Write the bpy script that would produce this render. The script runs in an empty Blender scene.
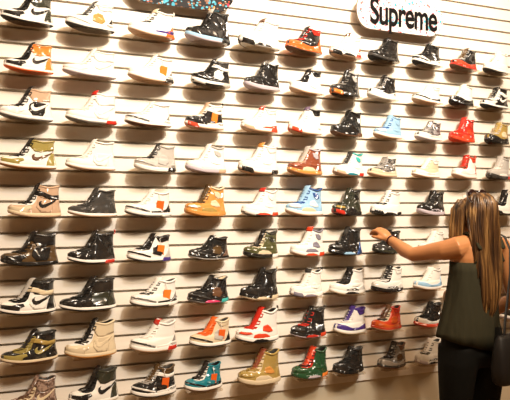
import bpy, bmesh, math, random
from mathutils import Vector, Matrix, noise
from mathutils.geometry import delaunay_2d_cdt
random.seed(7)
SC = bpy.context.scene
COL = SC.collection
PI = math.pi

# ------------------------------------------------------------------ materials
def nodes(name):
    m = bpy.data.materials.new(name); m.use_nodes = True
    nt = m.node_tree
    return m, nt, nt.nodes['Principled BSDF']
def N(nt, kind, **kw):
    n = nt.nodes.new(kind)
    for k, v in kw.items():
        if k in n.inputs.keys(): n.inputs[k].default_value = v
        else: setattr(n, k, v)
    return n
def lk(nt, a, b): nt.links.new(a, b)
def ramp(nt, fac, stops):
    r = nt.nodes.new('ShaderNodeValToRGB'); el = r.color_ramp.elements
    while len(el) < len(stops): el.new(0.5)
    for e, (p, c) in zip(el, stops): e.position = p; e.color = (*c, 1)
    lk(nt, fac, r.inputs[0]); return r.outputs[0]

PAL = dict(W=(.80,.765,.70), K=(.012,.011,.010), DG=(.045,.042,.038), G=(.20,.185,.165), LG=(.47,.44,.40),
           R=(.55,.028,.015), OR=(.78,.13,.018), OT=(.85,.22,.03), GO=(.40,.27,.07), BR=(.26,.065,.028), BZ=(.09,.050,.018),
           T=(.56,.37,.24), CR=(.66,.54,.36), LB=(.30,.50,.68), BL=(.03,.09,.30), TE=(.012,.20,.25), PU=(.06,.03,.20),
           PK=(.75,.05,.16), OL=(.085,.085,.030), GR=(.018,.075,.028), LI=(.50,.43,.46), WH=(.62,.27,.06),
           GU=(.42,.19,.07), YG=(.33,.26,.07), SI=(.46,.42,.37), RO=(.66,.06,.02), PB=(.22,.20,.24), DB=(.13,.06,.03),
           PP=(.17,.12,.19), KO=(.030,.032,.020), AQ=(.05,.45,.42))
PATS = dict(XG=((.06,.055,.055),(.34,.31,.30),9), XP=((.10,.055,.04),(.38,.26,.20),12), XK=((.014,.013,.012),(.30,.27,.24),8),
            XE=((.12,.11,.10),(.42,.39,.35),22), XW=((.62,.58,.52),(.82,.78,.72),10))
MC = {}
def shoe_mat(code, gloss=1.0):
    key = (code, gloss)
    if key in MC: return MC[key]
    m, nt, b = nodes('shoe_' + code + ('_glossy' if gloss > 1 else ''))
    tc = N(nt, 'ShaderNodeTexCoord'); oi = N(nt, 'ShaderNodeObjectInfo')
    mu = N(nt, 'ShaderNodeMath', operation='MULTIPLY'); mu.inputs[1].default_value = 37.0
    lk(nt, oi.outputs['Random'], mu.inputs[0])
    nz = N(nt, 'ShaderNodeTexNoise', noise_dimensions='4D', Scale=2.6 if gloss > 1 else 5.0, Detail=.8, Roughness=.4, Distortion=.7)
    lk(nt, tc.outputs['Object'], nz.inputs['Vector']); lk(nt, mu.outputs[0], nz.inputs['W'])
    bp = N(nt, 'ShaderNodeBump', Strength=1.0, Distance=.12 if gloss > 1 else .02)
    lk(nt, nz.outputs['Fac'], bp.inputs['Height'])
    if code in PATS:
        c1, c2, s = PATS[code]
        n2 = N(nt, 'ShaderNodeTexNoise', noise_dimensions='4D', Scale=s, Detail=3, Roughness=.6)
        lk(nt, tc.outputs['Object'], n2.inputs['Vector']); lk(nt, mu.outputs[0], n2.inputs['W'])
        lk(nt, ramp(nt, n2.outputs['Fac'], [(.44, c1), (.58, c2)]), b.inputs['Base Color'])
        lum = sum(c1)/3
    else:
        c = PAL[code]; lum = sum(c)/3
        b.inputs['Base Color'].default_value = (*c, 1)
    b.inputs['Roughness'].default_value = .6
    b.inputs['Specular IOR Level'].default_value = .08
    b.inputs['Coat Weight'].default_value = 1.0 if gloss > 1 else .35
    b.inputs['Coat Roughness'].default_value = .24 if gloss > 1 else .35; b.inputs['Coat IOR'].default_value = 1.75 if gloss > 1 else 1.4
    lk(nt, bp.outputs[0], b.inputs['Coat Normal']); 
    MC[key] = m
    return m
def simple(name, col, rough=.5, metal=0, coat=0, bump=None):
    m, nt, b = nodes(name)
    b.inputs['Base Color'].default_value = (*col, 1); b.inputs['Roughness'].default_value = rough
    b.inputs['Metallic'].default_value = metal; b.inputs['Coat Weight'].default_value = coat
    if bump:
        tc = N(nt, 'ShaderNodeTexCoord'); nz = N(nt, 'ShaderNodeTexNoise', Scale=bump[0], Detail=3)
        lk(nt, tc.outputs['Object'], nz.inputs['Vector'])
        bp = N(nt, 'ShaderNodeBump', Strength=bump[1], Distance=bump[2]); lk(nt, nz.outputs['Fac'], bp.inputs['Height'])
        lk(nt, bp.outputs[0], b.inputs['Normal'])
    return m

# ------------------------------------------------------------------ object helpers
def link(o, parent=None, **props):
    COL.objects.link(o)
    if parent: o.parent = parent
    for k, v in props.items(): o[k] = v
    return o
def mesh(name, vs, fs, mat='slot', smooth=True):
    me = bpy.data.meshes.new(name); me.from_pydata([tuple(v) for v in vs], [], fs)
    bm = bmesh.new(); bm.from_mesh(me); bmesh.ops.remove_doubles(bm, verts=bm.verts, dist=1e-5)
    bmesh.ops.recalc_face_normals(bm, faces=bm.faces); bm.to_mesh(me); bm.free()
    me.materials.append(None if mat == 'slot' else mat)
    if smooth: me.polygons.foreach_set('use_smooth', [True]*len(me.polygons))
    me.update(); return me
def obj(name, me, parent=None, mat=None, **props):
    o = bpy.data.objects.new(name, me)
    if mat is not None:
        o.material_slots[0].link = 'OBJECT'; o.material_slots[0].material = mat
    return link(o, parent, **props)
def empty(name, loc, rot=(0,0,0), scale=(1,1,1), **props):
    o = bpy.data.objects.new(name, None); o.location = loc; o.rotation_euler = rot; o.scale = scale
    o.empty_display_size = .05
    return link(o, None, **props)
class MB:
    def __init__(s): s.v = []; s.f = []
    def box(s, x0, x1, y0, y1, z0, z1):
        n = len(s.v)
        s.v += [(x, y, z) for x in (x0, x1) for y in (y0, y1) for z in (z0, z1)]
        s.f += [tuple(n+i for i in q) for q in ((0,1,3,2),(4,6,7,5),(0,4,5,1),(2,3,7,6),(0,2,6,4),(1,5,7,3))]
        return s
    def rings(s, R, caps=(True, True), closed=True):
        n = len(s.v); k = len(R[0])
        for r in R: s.v += [tuple(p) for p in r]
        for i in range(len(R)-1):
            for j in range(k if closed else k-1):
                a = n+i*k+j; b = n+i*k+(j+1) % k
                s.f.append((a, b, b+k, a+k))
        if closed and caps[0]: s.f.append(tuple(n+j for j in range(k)))
        if closed and caps[1]: s.f.append(tuple(n+(len(R)-1)*k+j for j in reversed(range(k))))
        return s
    def tube(s, pts, rad, k=8, side=None, cap=True):
        pts = [Vector(p) for p in pts]
        if not isinstance(rad, (list, tuple)): rad = [rad]*len(pts)
        R = []; prev = None
        for i, p in enumerate(pts):
            d = (pts[min(i+1, len(pts)-1)]-pts[max(i-1, 0)]).normalized()
            if side is not None: u = Vector(side)
            elif prev is not None: u = prev
            else: u = Vector((0,0,1)) if abs(d.z) < .9 else Vector((1,0,0))
            u = (u-d*u.dot(d)).normalized(); w = d.cross(u).normalized(); prev = u
            r = rad[i]; ru, rw = r if isinstance(r, tuple) else (r, r)
            R.append([p+u*ru*math.cos(2*PI*j/k)+w*rw*math.sin(2*PI*j/k) for j in range(k)])
        if cap:   # rounded ends
            def dome(ring, c, d):
                out = []
                rr = sum((q-c).length for q in ring)/k
                for a in (70, 40): 
                    out.append([c+(q-c)*math.cos(math.radians(a))+d*rr*math.sin(math.radians(a)) for q in ring])
                return out
            d0 = (pts[0]-pts[1]).normalized(); d1 = (pts[-1]-pts[-2]).normalized()
            R = dome(R[0], pts[0], d0)+R+list(reversed(dome(R[-1], pts[-1], d1)))
        return s.rings(R)
    def mesh(s, name, mat='slot', smooth=False): return mesh(name, s.v, s.f, mat, smooth)

# ------------------------------------------------------------------ setting
PITCH = .0762; ROW = .2286; Z5 = 1.505
def rowz(k): return Z5+(5-k)*ROW
XL, XR = -2.2, 5.6; YF = -6.0; CEIL = 5.6
ZB = rowz(9)-PITCH            # bottom of the slatted panels

def slat_material():
    m, nt, b = nodes('painted_slat_panel')
    tc = N(nt, 'ShaderNodeTexCoord'); mp = N(nt, 'ShaderNodeMapping'); mp.inputs['Scale'].default_value = (.6, 1, 9)
    lk(nt, tc.outputs['Object'], mp.inputs['Vector'])
    nz = N(nt, 'ShaderNodeTexNoise', Scale=2.0, Detail=3); lk(nt, mp.outputs[0], nz.inputs['Vector'])
    lk(nt, ramp(nt, nz.outputs['Fac'], [(.35, (.80,.735,.64)), (.65, (.86,.80,.71))]), b.inputs['Base Color'])
    b.inputs['Roughness'].default_value = .42
    return m
slat = slat_material()
def wall_profile():
    P = [(.06, ZB), (0, ZB)]
    z = ZB+PITCH
    while z < CEIL-.05:
        P += [(0, z-.0065), (.007, z-.0065), (.007, z-.013), (.034, z-.013), (.034, z+.016), (.007, z+.016), (.007, z+.0060), (0, z+.0060)]
        z += PITCH
    P += [(0, CEIL), (.06, CEIL)]
    return P
P = wall_profile(); mb = MB()
mb.rings([[(x, y, z) for y, z in P] for x in (XL, XR)])
obj('wall_back', mb.mesh('wall_back', slat), kind='structure')
base_m = simple('base_panel_laminate', (.60,.52,.38), .35, coat=.3, bump=(3, .15, .01))
obj('wall_lower', MB().box(XL, XR, .012, .07, .0, ZB).mesh('wall_lower', base_m), kind='structure')
mb = MB().box(XL, XR, .0, .012, 0, .10)
obj('baseboard_back', mb.mesh('baseboard_back', simple('dark_baseboard', (.10,.07,.045), .5)), kind='structure')
def floor_material():
    m, nt, b = nodes('grey_wood_floor')
    tc = N(nt, 'ShaderNodeTexCoord'); br = N(nt, 'ShaderNodeTexBrick', Scale=1.0)
    br.inputs['Color1'].default_value = (.24,.15,.08,1); br.inputs['Color2'].default_value = (.30,.20,.11,1)
    br.inputs['Mortar'].default_value = (.06,.04,.03,1); br.inputs['Mortar Size'].default_value = .004
    br.inputs['Brick Width'].default_value = 1.2; br.inputs['Row Height'].default_value = .16
    lk(nt, tc.outputs['Object'], br.inputs['Vector']); lk(nt, br.outputs['Color'], b.inputs['Base Color'])
    b.inputs['Roughness'].default_value = .35
    return m
obj('floor', MB().box(XL, XR, YF, .07, -.1, 0).mesh('floor', floor_material()), kind='structure')
wm = simple('dark_shop_paint', (.15,.10,.06), .8)
obj('ceiling', MB().box(XL, XR, YF, .07, CEIL, CEIL+.1).mesh('ceiling', simple('ceiling_paint', (.22,.13,.07), .9)), kind='structure')
obj('wall_left', MB().box(XL-.1, XL, YF, .07, 0, CEIL).mesh('wall_left', wm), kind='structure')
obj('wall_right', MB().box(XR, XR+.1, YF, .07, 0, CEIL).mesh('wall_right', wm), kind='structure')
obj('wall_front', MB().box(XL, XR, YF-.1, YF, 0, CEIL).mesh('wall_front', wm), kind='structure')

# ------------------------------------------------------------------ camera
ANG = math.radians(21.7); FPX = 600.0; CAM = Vector((-.054, -3.11, 1.55))
cam = bpy.data.cameras.new('camera'); cam.sensor_width = 36; cam.sensor_fit = 'HORIZONTAL'; cam.lens = 36*FPX/510
cam.shift_y = 8/510; cam.clip_start = .05
co = bpy.data.objects.new('camera', cam); co.location = CAM; co.rotation_euler = (PI/2, 0, -ANG); COL.objects.link(co)
SC.camera = co
def wall_x(px, y):                       # place along the wall for a picture column, at distance y in front of it
    u = (px-255)/FPX; dx = math.sin(ANG)+u*math.cos(ANG); dy = math.cos(ANG)-u*math.sin(ANG)
    t = (y-CAM.y)/dy
    return CAM.x+t*dx, t, math.atan2(dy, dx)

# ------------------------------------------------------------------ sneaker surfaces
def catmull(ctrl, v):
    n = len(ctrl)-1; x = min(max(v, 0), 1)*n; i = min(int(x), n-1); t = x-i
    p = [ctrl[max(i-1, 0)], ctrl[i], ctrl[i+1], ctrl[min(i+2, n)]]
    return [a1+.5*t*(a2-a0+t*(2*a0-5*a1+4*a2-a3+t*(3*(a1-a2)+a3-a0))) for a0, a1, a2, a3 in zip(*p)]
def spring(x):                           # toe spring along the shoe, x in -.5 .. .5
    t = x+.5
    return .085*max(0, 1-t/.5)**1.8 + .012*max(0, (t-.85)/.15)**2
class Surf:
    def __init__(s, ctrl, dip=0, q=.44, taper=.22):
        s.c = ctrl; s.dip = dip; s.q = q; s.tp = taper
    def raw(s, t, v):
        z, xf, xb, w = catmull(s.c, v)
        t = min(max(t, 0), 1)
        return xf+t*(xb-xf), w*(4*t*(1-t))**s.q*(1.06-s.tp*t), z
    def pt(s, t, v, side=-1):
        x, y, z = s.raw(t, v)
        if s.dip: z -= s.dip*max(0, (v-.6)/.4)**1.5*math.sin(PI*min(max((t-.05)/.95, 0), 1))**2
        return Vector((x-.5, side*y, z+spring(x-.5)))
    def off(s, t, v, side, d):
        e = .012; tt = min(max(t, .004), .996); vv = min(max(v, e), 1-e)
        a = s.pt(min(tt+e, 1), vv, side)-s.pt(max(tt-e, 0), vv, side)
        b = s.pt(tt, vv+e, side)-s.pt(tt, vv-e, side)
        n = a.cross(b)
        if n.length < 1e-9: return s.pt(t, v, side)
        n.normalize()
        if n.y*side < 0: n = -n
        if t <= .004: n = Vector((-1, 0, .25)).normalized()
        if t >= .996: n = Vector((1, 0, 0))
        return s.pt(t, v, side)+n*d
    def tv(s, x, z):                     # side-view point -> surface parameters
        lo, hi = 0., 1.
        for _ in range(24):
            mid = (lo+hi)/2
            if catmull(s.c, mid)[0] < z: lo = mid
            else: hi = mid
        v = (lo+hi)/2; c = catmull(s.c, v)
        return min(max((x-c[1])/(c[2]-c[1]), 0), 1), v

TS = [(1-math.cos(PI*i/16))/2 for i in range(17)]
def loft(surf, v0=0, v1=1, nv=20, bottom=False, top=False):
    mb = MB(); R = []
    for i in range(nv+1):
        v = v0+(v1-v0)*i/nv
        R.append([surf.pt(t, v, -1) for t in TS]+[surf.pt(t, v, 1) for t in reversed(TS[1:-1])])
    mb.rings(R, caps=(bottom, top)); return mb
def inside(p, poly):
    c = False; n = len(poly)
    for i in range(n):
        a, b = poly[i], poly[i-1]
        if (a[1] > p[1]) != (b[1] > p[1]) and p[0] < (b[0]-a[0])*(p[1]-a[1])/(b[1]-a[1])+a[0]: c = not c
    return c
def panel(surf, poly, d=.007, sides=(-1, 1), space='xz', g=.05):
    pts = []
    n = len(poly)
    for i in range(n):
        a, b = poly[i], poly[(i+1) % n]; L = math.hypot(b[0]-a[0], b[1]-a[1]); k = max(1, int(L/.035))
        for j in range(k):
            q = (a[0]+(b[0]-a[0])*j/k, a[1]+(b[1]-a[1])*j/k)
            r = surf.tv(*q) if space == 'xz' else (min(max(q[0], 0), 1), min(max(q[1], 0), 1))
            if not pts or math.hypot(pts[-1][0]-r[0], pts[-1][1]-r[1]) > 2e-3: pts.append(r)
    if math.hypot(pts[-1][0]-pts[0][0], pts[-1][1]-pts[0][1]) < 2e-3: pts.pop()
    m = len(pts); V = [Vector(p) for p in pts]
    k = int(1/g)
    V += [Vector((i*g, j*g)) for i in range(k+1) for j in range(k+1) if inside((i*g+1e-4, j*g+1e-4), pts)]
    vs, es, fs, *_ = delaunay_2d_cdt(V, [(i, (i+1) % m) for i in range(m)], [], 1, 1e-4)
    mb = MB()
    ec = {}
    for f in fs:
        for i in range(len(f)):
            e = tuple(sorted((f[i], f[i-1]))); ec[e] = ec.get(e, 0)+1
    for sd in sides:
        n0 = len(mb.v)
        mb.v += [tuple(surf.off(v.x, v.y, sd, d)) for v in vs]
        mb.f += [tuple(n0+i for i in f) for f in fs]
        n1 = len(mb.v); mp = {}
        for e, c in ec.items():
            if c == 1 and not (vs[e[0]].x < .003 and vs[e[1]].x < .003) and not (vs[e[0]].x > .997 and vs[e[1]].x > .997):
                for i in e:
                    if i not in mp: mp[i] = len(mb.v); mb.v.append(tuple(surf.off(vs[i].x, vs[i].y, sd, -.004)))
                mb.f.append((n0+e[0], n0+e[1], mp[e[1]], mp[e[0]]))
    return mb

# model definitions: upper control rings (z, x front, x back, half width), colour areas as side-view outlines
def sole_ctrl(zm, flare):
    return [(0, .03, .97, .160), (.010, -.005, 1.0, .180+flare), (.030, -.020, 1.015, .188+flare), (zm*.6, -.022, 1.015, .190+flare), (zm, -.012, 1.008, .186+flare)]
def upper_ctrl(zm, H, fat=0, lean=0):
    k = (H-.32)/.30
    return [(zm-.02, .00, 1.0, .175+fat), (zm+.035, -.005, .995, .182+fat), (zm+.085, .02, .985, .178+fat), (zm+.125, .085, .975, .170+fat),
            (zm+.155, .19, .97, .158+fat), (.265, .29, .965, .148), (.32, .370-lean, .960, .146), (.32+.10*k, .430-lean, .955, .140),
            (.32+.20*k, .490-lean, .955, .138), (H, .540-lean, .965, .136)]
MODELS = {
 'A': dict(zm=.075, H=.62, fat=0, flare=0, dip=.035,
    toe=[(-.05,.04),(-.05,.125),(.08,.155),(.20,.165),(.30,.20),(.40,.215),(.42,.17),(.34,.13),(.32,.04)],
    heel=[(.80,.04),(.82,.16),(.85,.26),(.90,.345),(1.05,.36),(1.05,.04)],
    collar=[(.56,.44),(.60,.385),(.70,.37),(.82,.40),(1.05,.40),(1.05,.8),(.40,.8),(.50,.50)],
    logo=[(.945,.385),(.80,.315),(.68,.262),(.625,.25),(.60,.265),(.595,.30),(.61,.335),(.555,.30),(.545,.25),(.565,.20),(.61,.178),(.67,.19),(.80,.26)],
    side=[(.50,.20),(.53,.32),(.60,.37),(.85,.36),(.82,.17),(.78,.10),(.58,.10)]),
 'B': dict(zm=.085, H=.54, fat=.006, flare=.006, dip=.04,
    toe=[(.0,.135),(.0,.165),(.12,.17),(.28,.165),(.46,.125),(.46,.095),(.28,.13),(.12,.14)],
    heel=[(.74,.06),(.84,.15),(.93,.27),(1.05,.29),(1.05,.06)],
    collar=[(.62,.50),(.66,.44),(.74,.42),(.86,.44),(1.05,.42),(1.05,.8),(.60,.8)],
    side=[(.50,.17),(.53,.30),(.62,.36),(.72,.33),(.78,.20),(.70,.12)],
    low=[(.50,.045),(.50,.12),(.74,.13),(.84,.16),(1.05,.17),(1.05,.045)]),
 'C': dict(zm=.090, H=.61, fat=.004, flare=.008, dip=.05,
    toe=[(.02,.13),(.06,.175),(.26,.20),(.30,.17),(.18,.14)],
    heel=[(.82,.06),(.84,.17),(.89,.30),(1.05,.31),(1.05,.06)],
    collar=[(.64,.53),(.67,.43),(.75,.37),(.83,.39),(.82,.47),(.74,.54)],
    side=[(.54,.23),(.57,.32),(.67,.345),(.75,.28),(.80,.20),(.70,.19)],
    low=[(.30,.075),(.34,.155),(.44,.185),(.62,.17),(.72,.115),(.72,.07)]),
 'D': dict(zm=.085, H=.57, fat=.008, flare=.010, dip=.04,
    toe=[(-.05,.05),(-.05,.175),(.10,.20),(.25,.20),(.42,.155),(.58,.135),(.74,.165),(.86,.20),(1.05,.21),(1.05,.05)],
    heel=[(.80,.14),(.86,.26),(.92,.36),(1.05,.38),(1.05,.12)],
    collar=[(.64,.53),(.70,.44),(.84,.44),(1.05,.46),(1.05,.8),(.60,.8)],
    side=[(.52,.20),(.55,.31),(.63,.36),(.74,.34),(.80,.24),(.70,.18)],
    low=[(.30,.06),(.34,.13),(.44,.15),(.62,.15),(.72,.11),(.72,.06)]),
}
MESHES = {}
def part_mesh(model, part):
    key = (model, part)
    if key in MESHES: return MESHES[key]
    M = MODELS[model]
    up = Surf(upper_ctrl(M['zm'], M['H'], M['fat']), M['dip']); so = Surf(sole_ctrl(M['zm'], M['flare']), 0, .40, .20)
    H = M['H']
    if part == 'out': mb = loft(so, 0, .50, 5, True, True)
    elif part == 'mid': mb = loft(so, .48, 1, 5, True, True)
    elif part == 'up': mb = loft(up, 0, 1, 22, True, False)
    elif part == 'lin':
        mb = MB(); R = []
        top = [up.pt(t, 1, -1) for t in TS]+[up.pt(t, 1, 1) for t in reversed(TS[1:-1])]
        c = sum(top, Vector())/len(top)
        for s, dz in ((1.0, .0), (.93, .008), (.84, .0), (.80, -.06), (.80, -.16)):
            R.append([Vector((c.x+(p.x-c.x)*s, p.y*s, p.z+dz)) for p in top])
        mb.rings(R, caps=(False, True))
    elif part == 'pad':
        top = [up.pt(t, .985, -1) for t in TS[2:]]+[up.pt(t, .985, 1) for t in reversed(TS[2:-1])]
        mb = MB().tube(top, .022, 6)
    elif part == 'tongue':
        mb = MB(); path = []
        for i in range(7):
            v = .50+.5*i/6; z, xf, xb, w = catmull(up.c, v); path.append((xf-.5-.008, z))
        x, z = path[-1]; path += [(x+.022, z+.035), (x+.050, z+.060), (x+.085, z+.062)]
        R = []
        for i, (x, z) in enumerate(path):
            hw = .080+.004*i; th = .030 if i < len(path)-1 else .016; row = []
            for a in range(16):
                an = 2*PI*a/16; yy = hw*math.copysign(abs(math.cos(an))**.7, math.cos(an)); xx = th*math.sin(an)+.05*(yy/hw)**2*.6
                row.append((x+xx, yy, z+spring(x)))
            R.append(row)
        mb.rings(R)
    elif part == 'tip':
        z, xf, xb, w = catmull(up.c, 1); x0_ = xf-.5-.008; R = []
        for i, (dx, dz) in enumerate(((-.012,-.035), (.0,.0), (.020,.036), (.050,.064), (.090,.064))):
            hw = .112; th = .038 if i < 4 else .018; row = []
            for a in range(16):
                an = 2*PI*a/16; yy = hw*math.copysign(abs(math.cos(an))**.7, math.cos(an))
                row.append((x0_+dx+th*math.sin(an)+.03*(yy/hw)**2, yy, z+dz+.004*math.sin(an)+spring(x0_)))
            R.append(row)
        mb = MB().rings(R)
    elif part == 'lace':
        mb = MB()
        pts = []
        for k in range(7):
            v = .47+.46*k/6
            row = [(-1,.16),(-1,.07),(-1,.02),(1,0),(1,.02),(1,.07),(1,.16)]
            if k % 2: row.reverse()
            pts += [up.off(t, v+.02*(i/6-.5), sd, .016 if t else .032) for i, (sd, t) in enumerate(row)]
        mb.tube(pts, .0115, 5)
    elif part in ('stay', 'stay2'): mb = panel(up, [(.035,.40),(.05,.46),(.04,.97),(.15,.97),(.20,.70),(.26,.50),(.20,.40)], .008, space='tv', sides=(-1,) if part == 'stay' else (1,))
    elif part == 'strap': mb = panel(up, [(.03,.80),(.03,.90),(.35,.88),(.72,.80),(.98,.80),(.98,.70),(.65,.70),(.35,.78)], .013, space='tv')
    elif part == 'box': mb = panel(up, [(.03,.15),(.10,.19),(.24,.22),(.34,.255),(.30,.28),(.20,.30),(.0,.30)], .006)
    elif part == 'heel_sole': mb = panel(so, [(.74,.0),(.78,.14),(1.05,.14),(1.05,.0)], .006)
    elif part == 'toe_sole': mb = panel(so, [(-.05,.0),(-.05,.12),(.22,.12),(.30,.0)], .006)
    elif part == 'arch_sole': mb = panel(so, [(.30,.025),(.38,.075),(.52,.08),(.66,.05),(.72,.025)], .006, sides=(-1,))
    elif part == 'tab':
        p = up.pt(1, .98); mb = MB()
        R = []
        for dx, dz, w in ((-.03,-.05,.035), (.012,-.02,.042), (.03,.03,.038), (.022,.07,.026)):
            R.append([(p.x+dx+.012*math.cos(2*PI*a/10), w*math.sin(2*PI*a/10), p.z+dz) for a in range(10)])
        mb.rings(R)
    elif part == 'tag':
        mb = MB(); 
        mb.box(-.085, .085, -.006, .006, -.115, .115)
        bm = bmesh.new(); me = mb.mesh('t'); bm.from_mesh(me); bmesh.ops.bevel(bm, geom=list(bm.edges), offset=.004, segments=1, affect='EDGES')
        me2 = bpy.data.meshes.new('hang_tag'); bm.to_mesh(me2); bm.free(); me2.materials.append(None); MESHES[key] = me2; return me2
    elif part == 'string':
        mb = MB().tube([(.0,-.0,.115),(-.02,.01,.16),(-.05,.03,.24),(-.02,.035,.26)], .006, 5)
    else: mb = panel(up, M[part], .009 if part != 'logo' else .013, sides=(-1, 1) if part == 'toe' or max(q[0] for q in M[part]) > 1 else (-1,))
    me = mb.mesh(part, smooth=True); MESHES[key] = me
    return me
PNAME = dict(out='outsole', mid='midsole', up='upper', lin='lining', pad='padded_collar', tongue='tongue', tip='tongue_tip', lace='laces', stay='lace_stay', stay2='lace_stay',
    strap='ankle_strap', box='toe_box', toe='mudguard', heel='heel_panel', collar='ankle_panel', logo='swoosh', side='side_panel', low='foxing_panel',
    heel_sole='heel_sole_insert', toe_sole='toe_sole_insert', arch_sole='arch_insert', tab='pull_tab', tag='hang_tag')

ORD = ['top','second','third','fourth','fifth','sixth','seventh','eighth','ninth']
PLACE = {1:'far left', 2:'second from left', 3:'third from left', 4:'fourth from left', 5:'fifth from left', 6:'sixth from left', 7:'seventh from left', 8:'eighth from left', 9:'ninth from left', 10:'tenth from left', 11:'at right edge'}
acr, nt, b = nodes('clear_acrylic')
nt.nodes.remove(b); out = nt.nodes['Material Output']
tr = N(nt, 'ShaderNodeBsdfTransparent', Color=(.90,.86,.80,1)); gl = N(nt, 'ShaderNodeBsdfGlossy', Color=(1,.97,.92,1), Roughness=.06)
fr0 = N(nt, 'ShaderNodeLayerWeight', Blend=.25); fr = N(nt, 'ShaderNodeMath', operation='MULTIPLY_ADD'); lk(nt, fr0.outputs['Facing'], fr.inputs[0]); fr.inputs[1].default_value = .30; fr.inputs[2].default_value = .04; mx = N(nt, 'ShaderNodeMixShader')
lk(nt, fr.outputs[0], mx.inputs[0]); lk(nt, tr.outputs[0], mx.inputs[1]); lk(nt, gl.outputs[0], mx.inputs[2]); lk(nt, mx.outputs[0], out.inputs[0])
def shelf_mesh():
    mb = MB(); D = .118; w = .095; t = .003
    # plate with rounded front corners, a back lip hooked into the groove, a low front lip
    pts = [(-w, 0), (-w, -D+.03)]+[(-w+.03-.03*math.cos(a), -D+.03-.03*math.sin(a)) for a in (.5, 1.05)]+[(-w+.03, -D), (w-.03, -D)]+[(w-.03+.03*math.sin(a), -D+.03-.03*math.cos(a)) for a in (.5, 1.05)]+[(w, -D+.03), (w, 0)]
    mb.rings([[(x, y-.0015, z) for x, y in pts] for z in (-t, 0)])
    mb.box(-.05, .05, -.0015, .014, -t, 0)
    return mb.mesh('shoe_shelf', acr)
SHELF = shelf_mesh()

def decode(s): return dict(p.split('=') for p in s.split())
def place_shoe(row, col, x0, x1, h, model, spec, look, lean=None):
    sp = decode(spec); yS = -.066
    wx, dep, ray = wall_x((x0+x1)/2, yS)
    rot = math.radians(random.uniform(6, 13))
    ang = ray+rot
    wpx = (x1-x0)*dep/FPX
    L = wpx/(abs(math.sin(ang))+.20*abs(math.cos(ang)))/.99
    L = min(max(L, .215), .275)
    H = h*dep/FPX; k = H/(L*(MODELS[model]['H']+.055)); k = min(max(k, .80), 1.12)
    z0 = rowz(row)+.0012
    place = PLACE[col]
    g = 2.0 if sp.pop('g', '1') == '1' else 1.0
    root = empty('high_top_sneaker', (wx, yS, z0), (0, 0, rot), (L, L, L*k), label='%s, %s shelf row, %s' % (look, ORD[row-1], place), category='shoe', group='sneakers displayed on the wall shelves')
    base = dict(out='LG', mid='W', up='W', lin='DG', lace='W')
    for kk, vv in base.items(): sp.setdefault(kk, vv)
    sp.setdefault('pad', sp.get('collar', sp['up'])); sp.setdefault('stay', sp['up']); sp.setdefault('tongue', sp['up']); sp.setdefault('box', sp['up'])
    sp['stay2'] = sp['stay']
    for pk, cc in sp.items():
        if cc == '-': continue
        gg = g if pk not in ('lin', 'lace', 'tag', 'out') else 1.0
        light = cc in PAL and sum(PAL[cc]) > 1.2
        o = obj(PNAME[pk], part_mesh(model, pk), root, shoe_mat(cc, 1.0 if (light and pk != 'toe') else gg))
        if pk == 'tag':
            o.location = (.20, -.155, .235); o.rotation_euler = (.12, .1, .1); o['label'] = 'orange hang tag' if cc in ('OR','OT') else 'hang tag'
            obj('tag_string', part_mesh(model, 'string'), o, shoe_mat('W', 1.0))
    # shelf
    obj('shoe_shelf', SHELF, None).location = (wx+.004, 0, rowz(row))
    s = COL.objects[-1]
    s['label'] = 'clear acrylic shelf under the shoe, %s shelf row, %s' % (ORD[row-1], place)
    s['category'] = 'shelf'; s['group'] = 'clear acrylic shoe shelves on the slat wall'
    return root

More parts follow.
